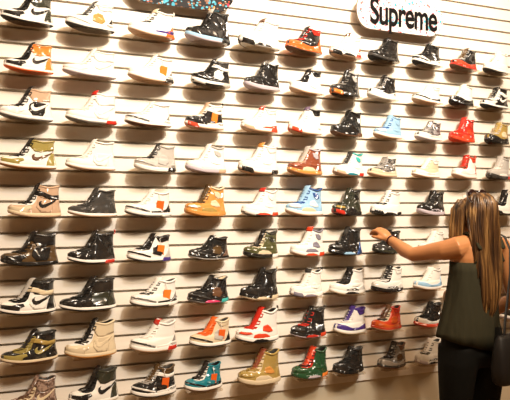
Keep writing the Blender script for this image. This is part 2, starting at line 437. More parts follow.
D = [
# row, col, x0, x1, height px, model, colours, look
(1,1,3,52,31,'A','up=W out=K mid=W toe=K box=W heel=KO collar=KO logo=K tongue=K stay=K lace=K','white high-top with black toe, collar and swoosh'),
(1,2,67,114,29,'B','up=W out=DG mid=W toe=W collar=W side=GO heel=K tongue=DG lace=DG stay=W low=W','white high-top with gold side patch and black heel'),
(1,3,128,176,28,'B','up=W out=T low=PU heel_sole=OR heel=OR lace=DG tip=CR tab=W','white high-top with orange-red heel and purple stripe'),
(1,4,184,232,34,'C','up=K out=LI mid=LB collar=DG tip=SI tongue=K lace=K heel_sole=K','glossy black high-top with silver tongue and pale sole'),
(1,5,236,283,30,'D','up=W out=W mid=W toe_sole=K arch_sole=K tip=DB lin=DG tab=W','white high-top with dark tongue tip and black sole patches'),
(1,6,283,325,27,'D','up=K out=DB mid=OR toe=OR heel=OR collar=R lace=R tongue=K','black high-top with orange-red mudguard and sole'),
(1,7,328,363,26,'B','up=W out=T toe=W low=W arch_sole=K toe_sole=K heel=R heel_sole=R collar=W lin=K tip=DB','white high-top with dark collar and red heel'),
(1,8,365,403,24,'C','up=K out=K mid=DG low=K lace=K toe=DG','glossy all-black high-top under the speckled skateboard'),
(1,9,411,442,23,'B','up=K out=K mid=W toe=W lace=K heel=K low=W','black high-top with white mudguard and midsole'),
(1,10,447,480,22,'D','up=K out=DB mid=R toe=RO heel=K lace=LG tongue=BZ heel_sole=R','black high-top with glossy red mudguard'),
(1,11,481,511,22,'D','up=W out=DG mid=W g=0 lace=W lin=W','pale white high-top with dark underside'),
(2,1,6,52,30,'A','up=W out=OR mid=W toe=K box=W heel=OT collar=OT logo=K tongue=K stay=K lace=K','white high-top with orange collar, heel and sole'),
(2,2,64,116,28,'A','up=W out=LI mid=W g=0 toe=W heel=W collar=W logo=W lin=W','plain white high-top with lilac-grey underside'),
(2,3,128,175,27,'B','up=W out=T mid=W heel=G low=W heel_sole=K lace=W tag=OT tongue=W','white high-top with grey heel and small orange tag'),
(2,4,190,232,29,'B','up=K out=K mid=W toe=K side=W strap=W collar=DG low=K heel_sole=LG toe_sole=W lace=K','black high-top with white ankle straps and toe sole'),
(2,5,242,282,31,'C','up=K out=LI mid=LI tip=G tongue=K heel=K lace=DG collar=K','glossy black high-top with lilac sole and grey tongue'),
(2,6,287,325,27,'B','up=W out=T mid=W collar=K lin=K lace=K stay=K tongue=K side=W','white high-top with black laces and collar panel'),
(2,7,327,363,28,'C','up=K out=K mid=DG toe_sole=OT toe=DG collar=LG lace=G heel=G','glossy black high-top with orange toe patch'),
(2,8,366,398,25,'D','up=K out=W mid=W toe=W lace=LG tongue=K heel=K collar=K','black high-top with white mudguard and glossy ankle'),
(2,9,409,444,19,'B','up=W out=T mid=W toe=K low=K heel_sole=W collar=W lin=K','low white sneaker with black lower panel stripes'),
(2,10,446,477,22,'D','up=W out=K mid=K toe=K low=K lace=W tongue=W','white high-top with shiny black patent mudguard and sole'),
(2,11,478,511,22,'A','up=K out=K mid=W toe=W strap=W side=K lace=W logo=W stay=W','black high-top with white laces and midsole'),
(3,1,1,52,34,'A','up=W out=G mid=W toe=W box=W side=K logo=W collar=T heel=W tongue=K stay=W lace=K','white high-top with black side panel, white swoosh and tan collar'),
(3,2,67,117,33,'A','up=W out=G mid=W g=0 tip=R heel_sole=R collar=W logo=W side=W','white high-top with red tongue tip and red heel line'),
(3,3,125,172,25,'B','up=W out=DB mid=W toe=DG heel=G low=W lace=W lin=LG','white high-top with dark toe stripe and grey heel wedge'),
(3,4,184,225,30,'B','up=K out=T mid=W toe_sole=RO collar=W strap=W low=W tag=OT lace=W tongue=T tab=K heel=K','black high-top with large orange tag and red toe sole'),
(3,5,239,280,26,'B','up=W out=T mid=W heel_sole=RO low=RO toe_sole=T collar=W tip=RO lin=K heel=W','white high-top with red-orange heel sole and tongue'),
(3,6,285,325,30,'D','up=W out=T mid=W toe_sole=RO collar=K lin=K heel=W tip=PP lace=W','white high-top with black ankle panel and red toe sole'),
(3,7,329,364,27,'C','up=K out=DB mid=K side=K lace=K heel_sole=DB','glossy black high-top with brown heel sole'),
(3,8,373,403,24,'C','up=LB out=T mid=W box=W toe=W side=LB collar=LB lace=BL tongue=LB','pale blue high-top with white toe and blue laces'),
(3,9,412,445,20,'D','up=XG out=LI mid=W toe=W low=W tongue=XG lace=LG side=XG collar=XG','grey patterned high-top with white mudguard and sole'),
(3,10,446,478,26,'C','up=R out=RO mid=RO low=RO side=RO toe=RO heel=R tongue=R lace=R lin=R collar=R','glossy all-red high-top'),
(3,11,482,512,22,'D','up=GO out=K mid=K toe=K side=CR lace=LG tongue=GO','olive-gold high-top with black mudguard'),
(4,1,1,55,31,'A','up=W out=GU mid=W toe=YG box=CR heel=YG collar=YG logo=DB tongue=K stay=W lace=K','white high-top with olive-gold panels and gum sole'),
(4,2,67,115,31,'A','up=W out=T mid=W g=0 lin=W logo=W side=W heel=W','plain white high-top with tan underside'),
(4,3,134,177,29,'B','up=SI out=W mid=W low=SI side=LG heel=LG heel_sole=K lace=K tongue=DG toe=LG','silver-grey high-top with black laces and black heel sole'),
(4,4,184,228,29,'C','up=W out=LI mid=LI g=0 low=W side=W collar=LG heel=W heel_sole=T','white high-top with pale lilac midsole'),
(4,5,236,281,36,'D','up=W out=T mid=W toe_sole=K heel_sole=K tip=WH lin=BZ collar=W side=W','tall white high-top with tan tongue and black sole ends'),
(4,6,285,325,29,'C','up=BR out=GU mid=WH low=CR side=BR collar=LI tongue=SI lace=T toe=BR heel=BR','glossy rust-brown high-top with tan sole'),
(4,7,330,367,25,'C','up=W out=T mid=W g=0 toe_sole=T low=W arch_sole=TE heel_sole=R side=W collar=AQ tongue=DG','white high-top with green and red heel accents'),
(4,8,367,398,20,'D','up=XK out=T mid=CR toe=CR tongue=XK lace=LG side=XK collar=XK','black and white patterned high-top with cream mudguard'),
(4,9,411,441,20,'D','up=CR out=T mid=W toe=W low=W collar=W lin=DG g=0 tongue=W','cream white high-top with dark collar opening'),
(4,10,449,480,24,'D','up=W out=T mid=W toe=W tongue=R stay=R lace=DB heel=RO tab=RO collar=RO','white high-top with red tongue and red heel strap'),
(4,11,484,513,24,'D','up=LG out=DG mid=DG toe_sole=DG heel_sole=R low=W heel=W tongue=LG','light grey high-top with dark toe sole and red heel'),
(5,1,10,60,34,'A','up=T out=T mid=CR toe=CR box=W side=T heel=T logo=K collar=T tongue=K stay=W lace=K strap=K','pinkish-tan and white high-top with black tongue and swoosh'),
(5,2,69,117,29,'A','up=DG out=T mid=W toe=DG tongue=DG lace=DG heel=DG','glossy dark grey high-top with thick white midsole'),
(5,3,125,172,27,'B','up=W out=G mid=W toe=K low=K heel=K heel_sole=W tag=OR lace=W lin=LG','white high-top with orange tag and black lower stripe'),
(5,4,183,228,32,'C','up=WH out=WH mid=WH low=GO side=CR toe=CR collar=CR lace=BZ tongue=BZ heel=WH heel_sole=WH','glossy golden wheat high-top'),
(5,5,239,281,28,'C','up=W out=DG mid=W low=W toe_sole=W arch_sole=RO heel_sole=RO tip=R collar=W lin=LG side=W tab=DG','white high-top with crimson tongue and orange sole wave'),
(5,6,283,326,30,'C','up=LB out=T mid=W box=W toe=W side=W low=CR collar=BL tongue=LB lace=BL heel=LB','light blue high-top with white sole and navy ankle mark'),
(5,7,329,365,29,'C','up=KO out=K mid=K toe_sole=R toe=GO low=K lace=KO collar=K','glossy dark olive high-top with red toe patch'),
(5,8,368,404,25,'D','up=W out=K mid=W toe_sole=K arch_sole=K heel_sole=K tongue=W lace=K stay=W','white high-top with black laces and black sole edge'),
(5,9,414,448,25,'D','up=K out=LI mid=LI toe=K low=LI lace=DG','glossy black high-top with pale lilac sole'),
(5,10,448,480,20,'D','up=W out=T mid=W toe=R tongue=W','white high-top with red toe behind the woman\'s head'),
(5,11,490,516,26,'A','up=W out=K mid=W toe_sole=K heel_sole=K tongue=K stay=K lace=K','white high-top with black tongue and black spotted sole'),
(6,1,3,57,34,'A','up=BZ out=K mid=K toe=K box=BZ side=K collar=K heel=BZ tongue=K lace=K','glossy black and bronze high-top'),
(6,2,69,115,33,'A','up=K out=K mid=W toe=K tongue=K heel_sole=R lace=DG tab=R','glossy black high-top with white midsole and red heel lines'),
(6,3,127,172,28,'B','up=W out=DG mid=W toe=K box=LG stay=K side=K collar=K heel=SI heel_sole=PU tag=OT lace=K tongue=K','black and white high-top with orange tag and purple heel'),
(6,4,187,231,24,'B','up=K out=LG mid=K toe=DG side=BZ heel=DB tongue=K lace=K','glossy black-brown high-top with grey toe underside'),
(6,5,242,280,28,'C','up=OL out=KO mid=K toe=OL low=CR side=OL heel_sole=W stay=CR tongue=K lace=K tab=LG collar=KO','glossy olive green high-top with white heel block'),
(6,6,287,328,29,'C','up=W out=T mid=W g=0 low=PB side=PB collar=PB tip=RO lin=DG heel_sole=RO arch_sole=RO','white high-top with purple-grey patches and red tongue'),
(6,7,326,365,28,'C','up=K out=K mid=K toe=DG heel=BL heel_sole=BL lace=K arch_sole=LB','glossy black high-top with blue heel'),
(6,8,370,404,24,'D','up=K out=K mid=KO toe=DG low=K lace=K','glossy black high-top under the woman\'s outstretched hand'),
(6,9,416,447,21,'D','up=W out=T mid=W g=0 lin=LG tongue=W','plain white high-top just above the woman\'s forearm'),
(7,1,0,55,35,'A','up=W out=K mid=W toe=K box=W side=W logo=K heel=K collar=K strap=CR tongue=LG stay=K lace=K','white high-top with black toe, swoosh, heel and lace panel'),
(7,2,61,116,33,'A','up=K out=K mid=W toe=K box=K side=KO collar=K heel=KO tongue=K lace=K','glossy black high-top with crumpled silver shine and white midsole'),
(7,3,130,179,28,'B','up=W out=DG mid=W toe=G heel=G heel_sole=W low=K tag=OT lace=DG lin=DG','white high-top with orange tag and grey and black heel'),
(7,4,186,231,27,'B','up=K out=G mid=K toe=DG side=DB heel_sole=AQ arch_sole=PK tongue=K lace=K lin=CR low=K','glossy black high-top with pink and turquoise heel'),
(7,5,238,281,33,'C','up=K out=CR mid=K low=K arch_sole=CR heel_sole=CR lace=K tab=CR tongue=K','glossy black high-top with cream sole patches'),
(7,6,287,326,28,'C','up=W out=T mid=W g=0 toe_sole=PB arch_sole=PB heel_sole=W low=W tip=DG lin=DG tab=DG side=W','white high-top with navy zigzag sole lines'),
(7,7,327,368,27,'D','up=W out=CR mid=W low=K arch_sole=K tongue=K lace=K stay=K toe=W side=W','white high-top with black tongue and scalloped black sole line'),
(7,8,368,407,26,'D','up=W out=K mid=K low=K toe=W toe_sole=K heel_sole=K tongue=K lace=W stay=K collar=W','white high-top with black tongue and thick black sole'),
(7,9,410,446,22,'D','up=W out=T mid=W toe=LB heel=LB low=LB g=0 lin=LG','white high-top with powder blue mudguard'),
(7,11,497,527,24,'C','up=K out=RO mid=RO low=R lace=K','black high-top with red sole beside the woman\'s right arm'),
(8,1,3,57,31,'A','up=K out=DB mid=CR toe=YG box=K logo=YG collar=K strap=GO stay=YG tongue=K lace=YG heel=K','black high-top with gold toe and gold swoosh'),
(8,2,66,116,37,'A','up=CR out=WH mid=CR toe=CR box=W side=CR collar=CR heel=CR logo=CR tongue=K stay=W lace=K lin=K','cream and beige high-top with tall black tongue'),
(8,3,130,178,31,'B','up=W out=T mid=W toe=DG heel=G heel_sole=R tip=R low=W lace=W lin=LG','white high-top with red tongue and red heel'),
(8,4,188,233,28,'B','up=CR out=DG mid=W toe=K heel=K side=SI tag=OR tongue=OR stay=OR lace=OR collar=CR','beige high-top with orange laces, orange tag and black stripe'),
(8,5,234,281,34,'C','up=W out=DG mid=W g=0 toe=RO side=RO low=RO arch_sole=K tongue=R lace=R lin=K tab=DG','white high-top with square red side patches'),
(8,6,288,329,30,'C','up=K out=LI mid=K toe=DG low=K arch_sole=R heel_sole=RO tongue=K stay=K lace=R tab=DG','glossy black high-top with pinkish-red laces and red heel sole'),
(8,7,331,369,30,'D','up=W out=CR mid=W toe=PU low=PU collar=PU tongue=PU lin=PU lace=W','white high-top with deep purple mudguard and collar'),
(8,8,369,404,25,'D','up=RO out=T mid=RO toe=OR side=OR stay=CR tongue=DB lace=K collar=R heel=R','glossy orange-red high-top with dark tongue'),
(8,9,412,445,27,'D','up=K out=RO mid=RO toe=W low=W side=K lace=K','black high-top with white mudguard and red sole'),
(8,11,497,527,24,'D','up=K out=LI mid=W toe=K lace=W','black high-top with white sole at the woman\'s right elbow'),
(9,1,15,52,33,'A','up=XP out=DB mid=T toe=XP collar=XP side=XP heel=XP tongue=XP stay=CR lace=DB box=XP logo=CR','brown plaid high-top cut off by the picture\'s bottom edge'),
(9,2,70,118,35,'A','up=W out=CR mid=W toe=K box=W logo=K heel=KO collar=KO tongue=K stay=K lace=K','white high-top with black collar, toe and swoosh'),
(9,3,131,177,31,'B','up=K out=DG mid=W toe=W box=K side=K strap=W heel=K collar=BZ tag=OR tongue=BZ lace=LG low=W','black high-top with reddish-orange tag and white midsole'),
(9,4,183,224,31,'B','up=TE out=DB mid=W toe=K side=TE stay=W tongue=K lace=K tag=OR heel=TE low=K collar=TE lin=K','teal high-top with orange tag and black tongue'),
(9,5,236,283,34,'C','up=GO out=CR mid=CR low=CR side=WH toe=GO tongue=BR lace=GO heel_sole=CR stay=CR heel=GO','glossy golden brown high-top with cream sole'),
(9,6,289,331,30,'C','up=GR out=GR mid=GR toe=GR low=GR side=GR tongue=RO lace=K stay=R heel_sole=OT arch_sole=LI lin=K','glossy green high-top with red tongue and orange heel'),
(9,7,330,367,30,'D','up=K out=K mid=K toe=K lace=K low=K','glossy all-black high-top near the wall\'s lower edge'),
(9,8,374,410,28,'D','up=G out=DB mid=DG toe=SI side=BZ heel=BZ tongue=K lace=K collar=DB','metallic grey-brown high-top with black tongue'),
(9,9,412,445,26,'D','up=W out=LI mid=W toe=W low=K arch_sole=K toe_sole=LI heel_sole=LI lace=DG tongue=W side=W','white high-top with black side stripe by the woman\'s hip'),
(9,11,499,529,26,'D','up=W out=W mid=W g=0','white high-top behind the woman\'s black bag'),
]
for d in D: place_shoe(*d)
# the white shoe propped on its toe between the shelf and the woman
wx, dep, _ = wall_x(441, -.20)
r = place_shoe(8, 10, 449, 479, 26, 'D', 'up=W out=T mid=W g=0 lin=DG collar=CR side=W tongue=W heel=CR', 'white high-top standing on its heel by the woman\'s waist')
th = math.radians(70); Lr = r.scale[0]
r.rotation_euler = (0, th, 0)
r.location = (2.462, -.062, rowz(8)+.002+.5*Lr*math.sin(th)-.012*Lr*math.cos(th))

# ------------------------------------------------------------------ skateboard decks
def deck(x0, x1, z0, z1, y, mat, label, rim):
    t = empty('skateboard_deck', ((x0+x1)/2, y, (z0+z1)/2), label=label, category='skateboard')
    W = (x1-x0)/2; Hh = (z1-z0)/2; r = Hh*.98; R0 = []
    for a in range(13): R0.append((W-r+r*math.sin(PI*a/12)*1.0, -Hh*math.cos(PI*a/12)))
    for a in range(13): R0.append((-W+r-r*math.sin(PI*a/12), Hh*math.cos(PI*a/12)))
    def yy(x): return -.012*max(0, (abs(x)-W*.80)/(W*.20))**2   # nose and tail bend away from the wall
    nx = 24; mb = MB()
    def half(x):
        d = abs(x)-(W-r)
        return Hh if d <= 0 else Hh*math.sqrt(max(0, 1-(d/r)**2))
    xs = [-W*math.cos(PI*i/nx) for i in range(nx+1)]
    def surfv(dy): return [[(x, yy(x)+dy+.006*(s/8)**2*0, half(x)*(s/4-1)) for s in range(9)] for x in xs]
    fr, bk = surfv(-.006), surfv(.006)
    mb.rings(fr, closed=False); n = len(mb.v); mb.rings(bk, closed=False)
    k = 9
    for i in range(nx):
        for s in (0, 8):
            a = i*k+s; mb.f.append((a, a+k, n+a+k, n+a))
    me = mesh('deck_board', mb.v, mb.f, mat); me.polygons.foreach_set('use_smooth', [False]*len(me.polygons))
    obj('deck_board', me, t)
    # wooden ply edge
    e = MB()
    ring = [(x, half(x)) for x in xs]+[(x, -half(x)) for x in reversed(xs[1:-1])]
    inn = []
    e.rings([[(x*1.004, yy(x)-.005, z*1.012) for x, z in ring], [(x*1.004, yy(x)+.0065, z*1.012) for x, z in ring]], caps=(False, True))
    me = mesh('ply_edge', e.v, e.f, rim, smooth=False); obj('ply_edge', me, t)
    hanger = MB().box(-.03, .03, .006, -y+.004, -.04, .04).mesh('wall_hanger', simple('hanger_steel', (.3,.28,.25), .4, 1))
    obj('wall_hanger', hanger, t)
    return t, yy
def speckle(name, ground, cols, scales):
    m, nt, b = nodes(name); tc = N(nt, 'ShaderNodeTexCoord'); cur = None
    base = N(nt, 'ShaderNodeRGB'); base.outputs[0].default_value = (*ground, 1); cur = base.outputs[0]
    for i, (c, (s, th)) in enumerate(zip(cols, scales)):
        mp = N(nt, 'ShaderNodeMapping'); mp.inputs['Location'].default_value = (i*3.17, i*1.3, i*2.7); mp.inputs['Rotation'].default_value = (0, .5*i, 0)
        mp.inputs['Scale'].default_value = (1, 1, .75 if i % 2 else 1.4)
        lk(nt, tc.outputs['Object'], mp.inputs['Vector'])
        vo = N(nt, 'ShaderNodeTexVoronoi', Scale=s, Randomness=1.0); lk(nt, mp.outputs[0], vo.inputs['Vector'])
        lt = N(nt, 'ShaderNodeMath', operation='LESS_THAN'); lk(nt, vo.outputs['Distance'], lt.inputs[0]); lt.inputs[1].default_value = th
        mix = N(nt, 'ShaderNodeMix', data_type='RGBA'); lk(nt, lt.outputs[0], mix.inputs[0]); lk(nt, cur, mix.inputs[6]); mix.inputs[7].default_value = (*c, 1)
        cur = mix.outputs[2]
    lk(nt, cur, b.inputs['Base Color']); b.inputs['Roughness'].default_value = .5; b.inputs['Specular IOR Level'].default_value = .12
    return m
ply = simple('maple_ply', (.30,.20,.12), .6)
xa = wall_x(127, -.05)[0]; xb = wall_x(233, -.05)[0]
deck(xa, xb, 2.600, 2.800, -.052, speckle('black_flower_graphic', (.012,.010,.010),
     [(.62,.10,.03),(.05,.32,.45),(.70,.62,.52),(.55,.03,.08),(.10,.45,.60),(.85,.40,.10),(.28,.12,.06)], [(24,.24),(27,.25),(31,.17),(28,.20),(36,.26),(22,.10),(40,.30)]),
     'black skateboard deck with multicoloured dotted graphic above the third and fourth shoes', ply)
xa = wall_x(355, -.05)[0]; xb = wall_x(441, -.05)[0]
sd, yy = deck(xa, xb, 2.613, 2.822, -.052, speckle('white_splatter_graphic', (.78,.73,.68),
     [(.65,.10,.12),(.05,.38,.50),(.70,.22,.30),(.10,.10,.10),(.10,.42,.50)], [(26,.22),(24,.19),(33,.26),(30,.15),(12,.17)]),
     'white splatter skateboard deck with black Supreme lettering', ply)
cu = bpy.data.curves.new('lettering', 'FONT'); cu.body = 'Supreme'; cu.size = .158; cu.extrude = .0012; cu.offset = .003; cu.space_character = .93
cu.align_x = 'CENTER'; cu.align_y = 'CENTER'
lt = bpy.data.objects.new('lettering', cu); lt.rotation_euler = (PI/2, 0, 0)
ink = simple('black_lettering', (.006,.005,.005), .7); ink.node_tree.nodes['Principled BSDF'].inputs['Specular IOR Level'].default_value = .08; cu.materials.append(ink); link(lt, sd)
dg = bpy.context.evaluated_depsgraph_get(); dg.update()
tm = bpy.data.meshes.new_from_object(lt.evaluated_get(dg))
bpy.data.objects.remove(lt)
xs_ = [v.co.x for v in tm.vertices]; tw = max(xs_)-min(xs_); ys_ = [v.co.y for v in tm.vertices]
TW = .485; s_ = TW/tw; cx = (max(xs_)+min(xs_))/2
for v in tm.vertices:
    x = (v.co.x-cx)*s_+.030; z = v.co.y*s_*1.5-.002; yv = -.0085-v.co.z
    v.co = (x, yy(x)+yv, z)
obj('lettering', tm, sd)

# ------------------------------------------------------------------ lights: ceiling spots in front of the wall, and an added warm fill
def spot(x, y, z, tx, ty, tz, p, size=120, rad=.05, col=(1.0,.86,.68), blend=.8):
    l = bpy.data.lights.new('ceiling_spot', 'SPOT'); l.energy = p; l.spot_size = math.radians(size); l.spot_blend = blend; l.shadow_soft_size = rad; l.color = col
    o = bpy.data.objects.new('ceiling_spot', l); o.location = (x, y, z); d = Vector((tx, ty, tz))-Vector((x, y, z))
    o.rotation_euler = d.to_track_quat('-Z', 'Y').to_euler(); COL.objects.link(o)
WHT = (1.0, .93, .82)
spot(1.95, -4.0, 5.1, 1.35, 0, 2.95, 1520, 62, .15, WHT, 1)
spot(1.2, -4.0, 4.9, 1.5, 0, 2.8, 220, 66, .15, WHT, 1)
spot(2.8, -4.0, 4.9, 1.9, 0, 2.8, 220, 66, .15, WHT, 1)
al = bpy.data.lights.new('warm_fill_light', 'AREA'); al.shape = 'RECTANGLE'; al.size = 4.5; al.size_y = 1.6; al.energy = 430; al.color = (1, .68, .40)  # unseen soft fill, added to lift and warm the shadows under the shoes
ao = bpy.data.objects.new('warm_fill_light', al); ao.location = (1.6, -3.2, 5.5); ao.rotation_euler = (.5, 0, 0); COL.objects.link(ao)
w = bpy.data.worlds.new('world'); SC.world = w; w.use_nodes = True
w.node_tree.nodes['Background'].inputs[0].default_value = (1,.62,.36,1); w.node_tree.nodes['Background'].inputs[1].default_value = .1
vs = SC.view_settings; SC.display_settings.display_device = 'sRGB'
vs.view_transform = 'Standard'; vs.look = 'None'; vs.gamma = 1; vs.use_curve_mapping = False; vs.exposure = .04
#WOMAN
# ------------------------------------------------------------------ woman
skin, nt, b = nodes('tanned_skin')
b.inputs['Base Color'].default_value = (.52, .225, .085, 1); b.inputs['Roughness'].default_value = .45
b.inputs['Subsurface Weight'].default_value = .08; b.inputs['Subsurface Radius'].default_value = (.02, .008, .004)
hairm, nt, b = nodes('blonde_brown_hair')
tc = N(nt, 'ShaderNodeTexCoord'); mp = N(nt, 'ShaderNodeMapping'); mp.inputs['Scale'].default_value = (34, 20, 1.1)
lk(nt, tc.outputs['Object'], mp.inputs['Vector']); nz = N(nt, 'ShaderNodeTexNoise', Scale=1.6, Detail=4, Roughness=.6, Distortion=.3)
lk(nt, mp.outputs[0], nz.inputs['Vector'])
lk(nt, ramp(nt, nz.outputs['Fac'], [(.34, (.014,.006,.002)), (.47, (.07,.030,.009)), (.59, (.22,.115,.036)), (.72, (.52,.32,.12))]), b.inputs['Base Color'])
b.inputs['Roughness'].default_value = .38
bp = N(nt, 'ShaderNodeBump', Strength=.8, Distance=.004); lk(nt, nz.outputs['Fac'], bp.inputs['Height']); lk(nt, bp.outputs[0], b.inputs['Normal'])
WO = Vector((2.13, -.68, 0)); WY = math.radians(5)
woman = empty('person', WO, (0, 0, WY), label='woman in olive tank top and black jeans reaching towards the shoe wall', category='person')
def ell(c, rx, ry, k=20, rot=0, sq=1.0):
    out = []
    for j in range(k):
        a = 2*PI*j/k; ca, sa = math.cos(a), math.sin(a)
        x = rx*math.copysign(abs(ca)**sq, ca); y = ry*math.copysign(abs(sa)**sq, sa)
        out.append(Vector((c[0]+x*math.cos(rot)-y*math.sin(rot), c[1]+x*math.sin(rot)+y*math.cos(rot), c[2])))
    return out
body = MB()
hx = -.035    # the hips stand a little left of the shoulders
# torso
body.rings([ell(c, rx, ry, 24, 0, .9) for c, rx, ry in [((hx,0,.78),.10,.08),((hx,0,.84),.160,.105),((hx,-.005,.91),.165,.112),((hx*.9,-.005,.98),.145,.10),((hx*.7,0,1.06),.120,.085),
    ((hx*.4,.005,1.14),.126,.090),((0,.005,1.22),.140,.098),((0,.0,1.30),.152,.095),((0,-.005,1.355),.150,.080),((0,-.008,1.395),.105,.06),((0,-.005,1.42),.055,.05)]])
# neck and head
body.tube([(0,-.01,1.38),(0,-.008,1.44),(.002,.0,1.50)], [.056,.049,.047], 14)
hd = Vector((.004, .0, 1.522)); HR = -.25*0+.35                    # head turned a little to her left, towards the hand
def hp(x, y, z): 
    return Vector((hd.x+x*math.cos(HR)-y*math.sin(HR), hd.y+x*math.sin(HR)+y*math.cos(HR), hd.z+z))
R = []
for z, w_, f, bk in [(-.110,.020,.060,.020),(-.104,.036,.078,.038),(-.085,.048,.085,.050),(-.055,.060,.086,.070),(-.025,.067,.086,.086),(.005,.071,.088,.092),(.035,.073,.088,.092),(.062,.067,.076,.082),(.080,.052,.056,.064),(.092,.028,.030,.036)]:
    ring = []
    for j in range(24):
        a = 2*PI*j/24; ca, sa = math.cos(a), math.sin(a)
        ring.append(hp(w_*math.copysign(abs(ca)**.9, ca), (f if sa > 0 else bk)*sa+.004, z))
    R.append(ring)
body.rings(R)
body.tube([hp(0,.084,.018), hp(0,.100,-.012), hp(0,.098,-.020)], [.007,.011,.009], 8)      # nose
body.tube([hp(-.022,.083,-.052), hp(0,.090,-.052), hp(.022,.083,-.052)], [.005,.007,.005], 8)   # lips
body.tube([hp(-.045,.072,.022), hp(-.02,.084,.026), hp(0,.086,.022), hp(.02,.084,.026), hp(.045,.072,.022)], .006, 6)   # brow
for sx in (-1, 1): body.tube([hp(sx*.073,-.004,-.020), hp(sx*.079,-.012,.004), hp(sx*.077,-.010,.026)], [.006,.011,.008], 8)
# left arm stretched out to the wall
SH = Vector((-.150,-.015,1.352)); EL = Vector((-.232,.213,1.306)); WR = Vector((-.226,.410,1.378))
def mid(a, b, t): return a*(1-t)+b*t
body.tube([(-.085,-.01,1.365), SH, mid(SH,EL,.25)+Vector((-.004,0,-.004)), mid(SH,EL,.6), EL, mid(EL,WR,.3)+Vector((-.003,0,-.004)), mid(EL,WR,.7), WR],
          [.050,.056,.051,.042,.037,.038,.029,(.022,.025)], 16)
# right arm hanging, bent at the elbow
SR = Vector((.158,-.01,1.350)); ER = Vector((.222,-.045,1.085)); WRR = Vector((.228,.135,.955))
body.tube([(.085,-.01,1.365), SR, mid(SR,ER,.25), mid(SR,ER,.6), ER, mid(ER,WRR,.3), mid(ER,WRR,.7), WRR],
          [.050,.055,.048,.041,.036,.037,.028,(.022,.025)], 16)
def hand(W_, fwd, upv, curl, spread=1):
    f = fwd.normalized(); s = f.cross(upv).normalized(); n = s.cross(f).normalized()   # s: across the palm, n: back of the hand
    def q(a, c, d): return W_+f*a+s*c+n*d
    body.tube([q(0,0,0), q(.030,0,.002), q(.060,0,.002), q(.078,0,0)], [(.017,.026),(.021,.036),(.019,.040),(.015,.038)], 14, side=n)
    for k, (c, L_) in enumerate(((-.030,.062),(-.010,.070),(.010,.066),(.029,.052))):
        c1 = curl[k]; p = q(.074, c, .0); pts = [q(.05, c*.9, 0), p]; a = .15
        for seg, m_ in ((.45,c1),(.32,c1*1.2),(.23,c1*.8)):
            a += m_; p = p+(f*math.cos(a)-n*math.sin(a))*L_*seg; pts.append(p.copy())
        body.tube(pts, [.0105,.0105,.0098,.0090,.0078], 10)
    sd = -1*spread
    body.tube([q(.012, sd*.018, -.006), q(.035, sd*.040, -.014), q(.058, sd*.050, -.026), q(.078, sd*.046, -.036)], [.013,.012,.010,.008], 10)
hand(WR, Vector((-.05,.30,.22)), Vector((0,-.5,1)), [.45,.62,.75,.85])
hand(WRR, Vector((.02,.5,-.15)), Vector((.8,-.1,.3)), [.9,.95,1.0,1.05])
# legs and feet
for sx in (-1, 1):
    hxx = hx+sx*.085
    body.tube([(hxx,0,.86),(hx+sx*.092,0,.74),(hx+sx*.098,.005,.60),(hx+sx*.10,.015,.47),(hx+sx*.10,-.005,.34),(hx+sx*.10,-.01,.20),(hx+sx*.10,-.01,.085)],
              [.088,.084,.070,.054,.055,.042,.036], 18)
    body.tube([(hx+sx*.10,-.035,.045),(hx+sx*.105,.04,.045),(hx+sx*.115,.12,.030),(hx+sx*.118,.165,.026)], [.034,.036,.030,.022], 12)
me = body.mesh('body', skin, True)
bo = obj('body', me, woman)
rm = bo.modifiers.new('remesh', 'REMESH'); rm.mode = 'VOXEL'; rm.voxel_size = .0045; rm.use_smooth_shade = True
sm = bo.modifiers.new('smooth', 'SMOOTH'); sm.factor = .5; sm.iterations = 8
for sx in (-1, 1):                                                  # eyes
    e = MB(); R = [[hp(sx*.030,.074,.006)+Vector((.012*math.sin(PI*i/8)*math.cos(2*PI*j/12), .012*math.sin(PI*i/8)*math.sin(2*PI*j/12), .012*math.cos(PI*i/8))) for j in range(12)] for i in range(1, 8)]
    e.rings(R); obj('eye', e.mesh('eye', simple('eye_white', (.6,.58,.55), .2), True), woman)

# jeans
jm = simple('black_denim', (.006,.0065,.006), .7, bump=(14, .5, .006)); jm.node_tree.nodes['Principled BSDF'].inputs['Specular IOR Level'].default_value = .12
j = MB()
for sx in (-1, 1):
    R = [ell((hx+sx*.088,0,.86),.090,.108,20),ell((hx+sx*.094,-.002,.78),.093,.104,20),ell((hx+sx*.098,.002,.70),.087,.094,20),ell((hx+sx*.100,.008,.58),.076,.082,20),
         ell((hx+sx*.102,.015,.47),.062,.066,20),ell((hx+sx*.102,-.003,.34),.062,.067,20),ell((hx+sx*.102,-.01,.20),.049,.052,20),ell((hx+sx*.102,-.01,.10),.045,.050,20)]
    j.rings(R)
j.rings([ell((hx,-.002,.76),.12,.095,24),ell((hx,-.004,.82),.178,.118,24),ell((hx,-.006,.90),.176,.122,24),ell((hx*.95,-.005,.965),.158,.112,24)])
jo = obj('jeans', j.mesh('jeans', jm, True), woman)
rm = jo.modifiers.new('remesh', 'REMESH'); rm.mode = 'VOXEL'; rm.voxel_size = .007; rm.use_smooth_shade = True
sm = jo.modifiers.new('smooth', 'SMOOTH'); sm.factor = .5; sm.iterations = 6
for sx in (-1, 1):                                                  # shoes
    s_ = MB().tube([(hx+sx*.10,-.055,.045),(hx+sx*.105,.04,.045),(hx+sx*.116,.13,.034),(hx+sx*.12,.19,.030)], [.042,.045,.042,.030], 16)
    obj('ankle_boot', s_.mesh('ankle_boot', simple('black_leather_boot', (.015,.013,.012), .4), True), woman)

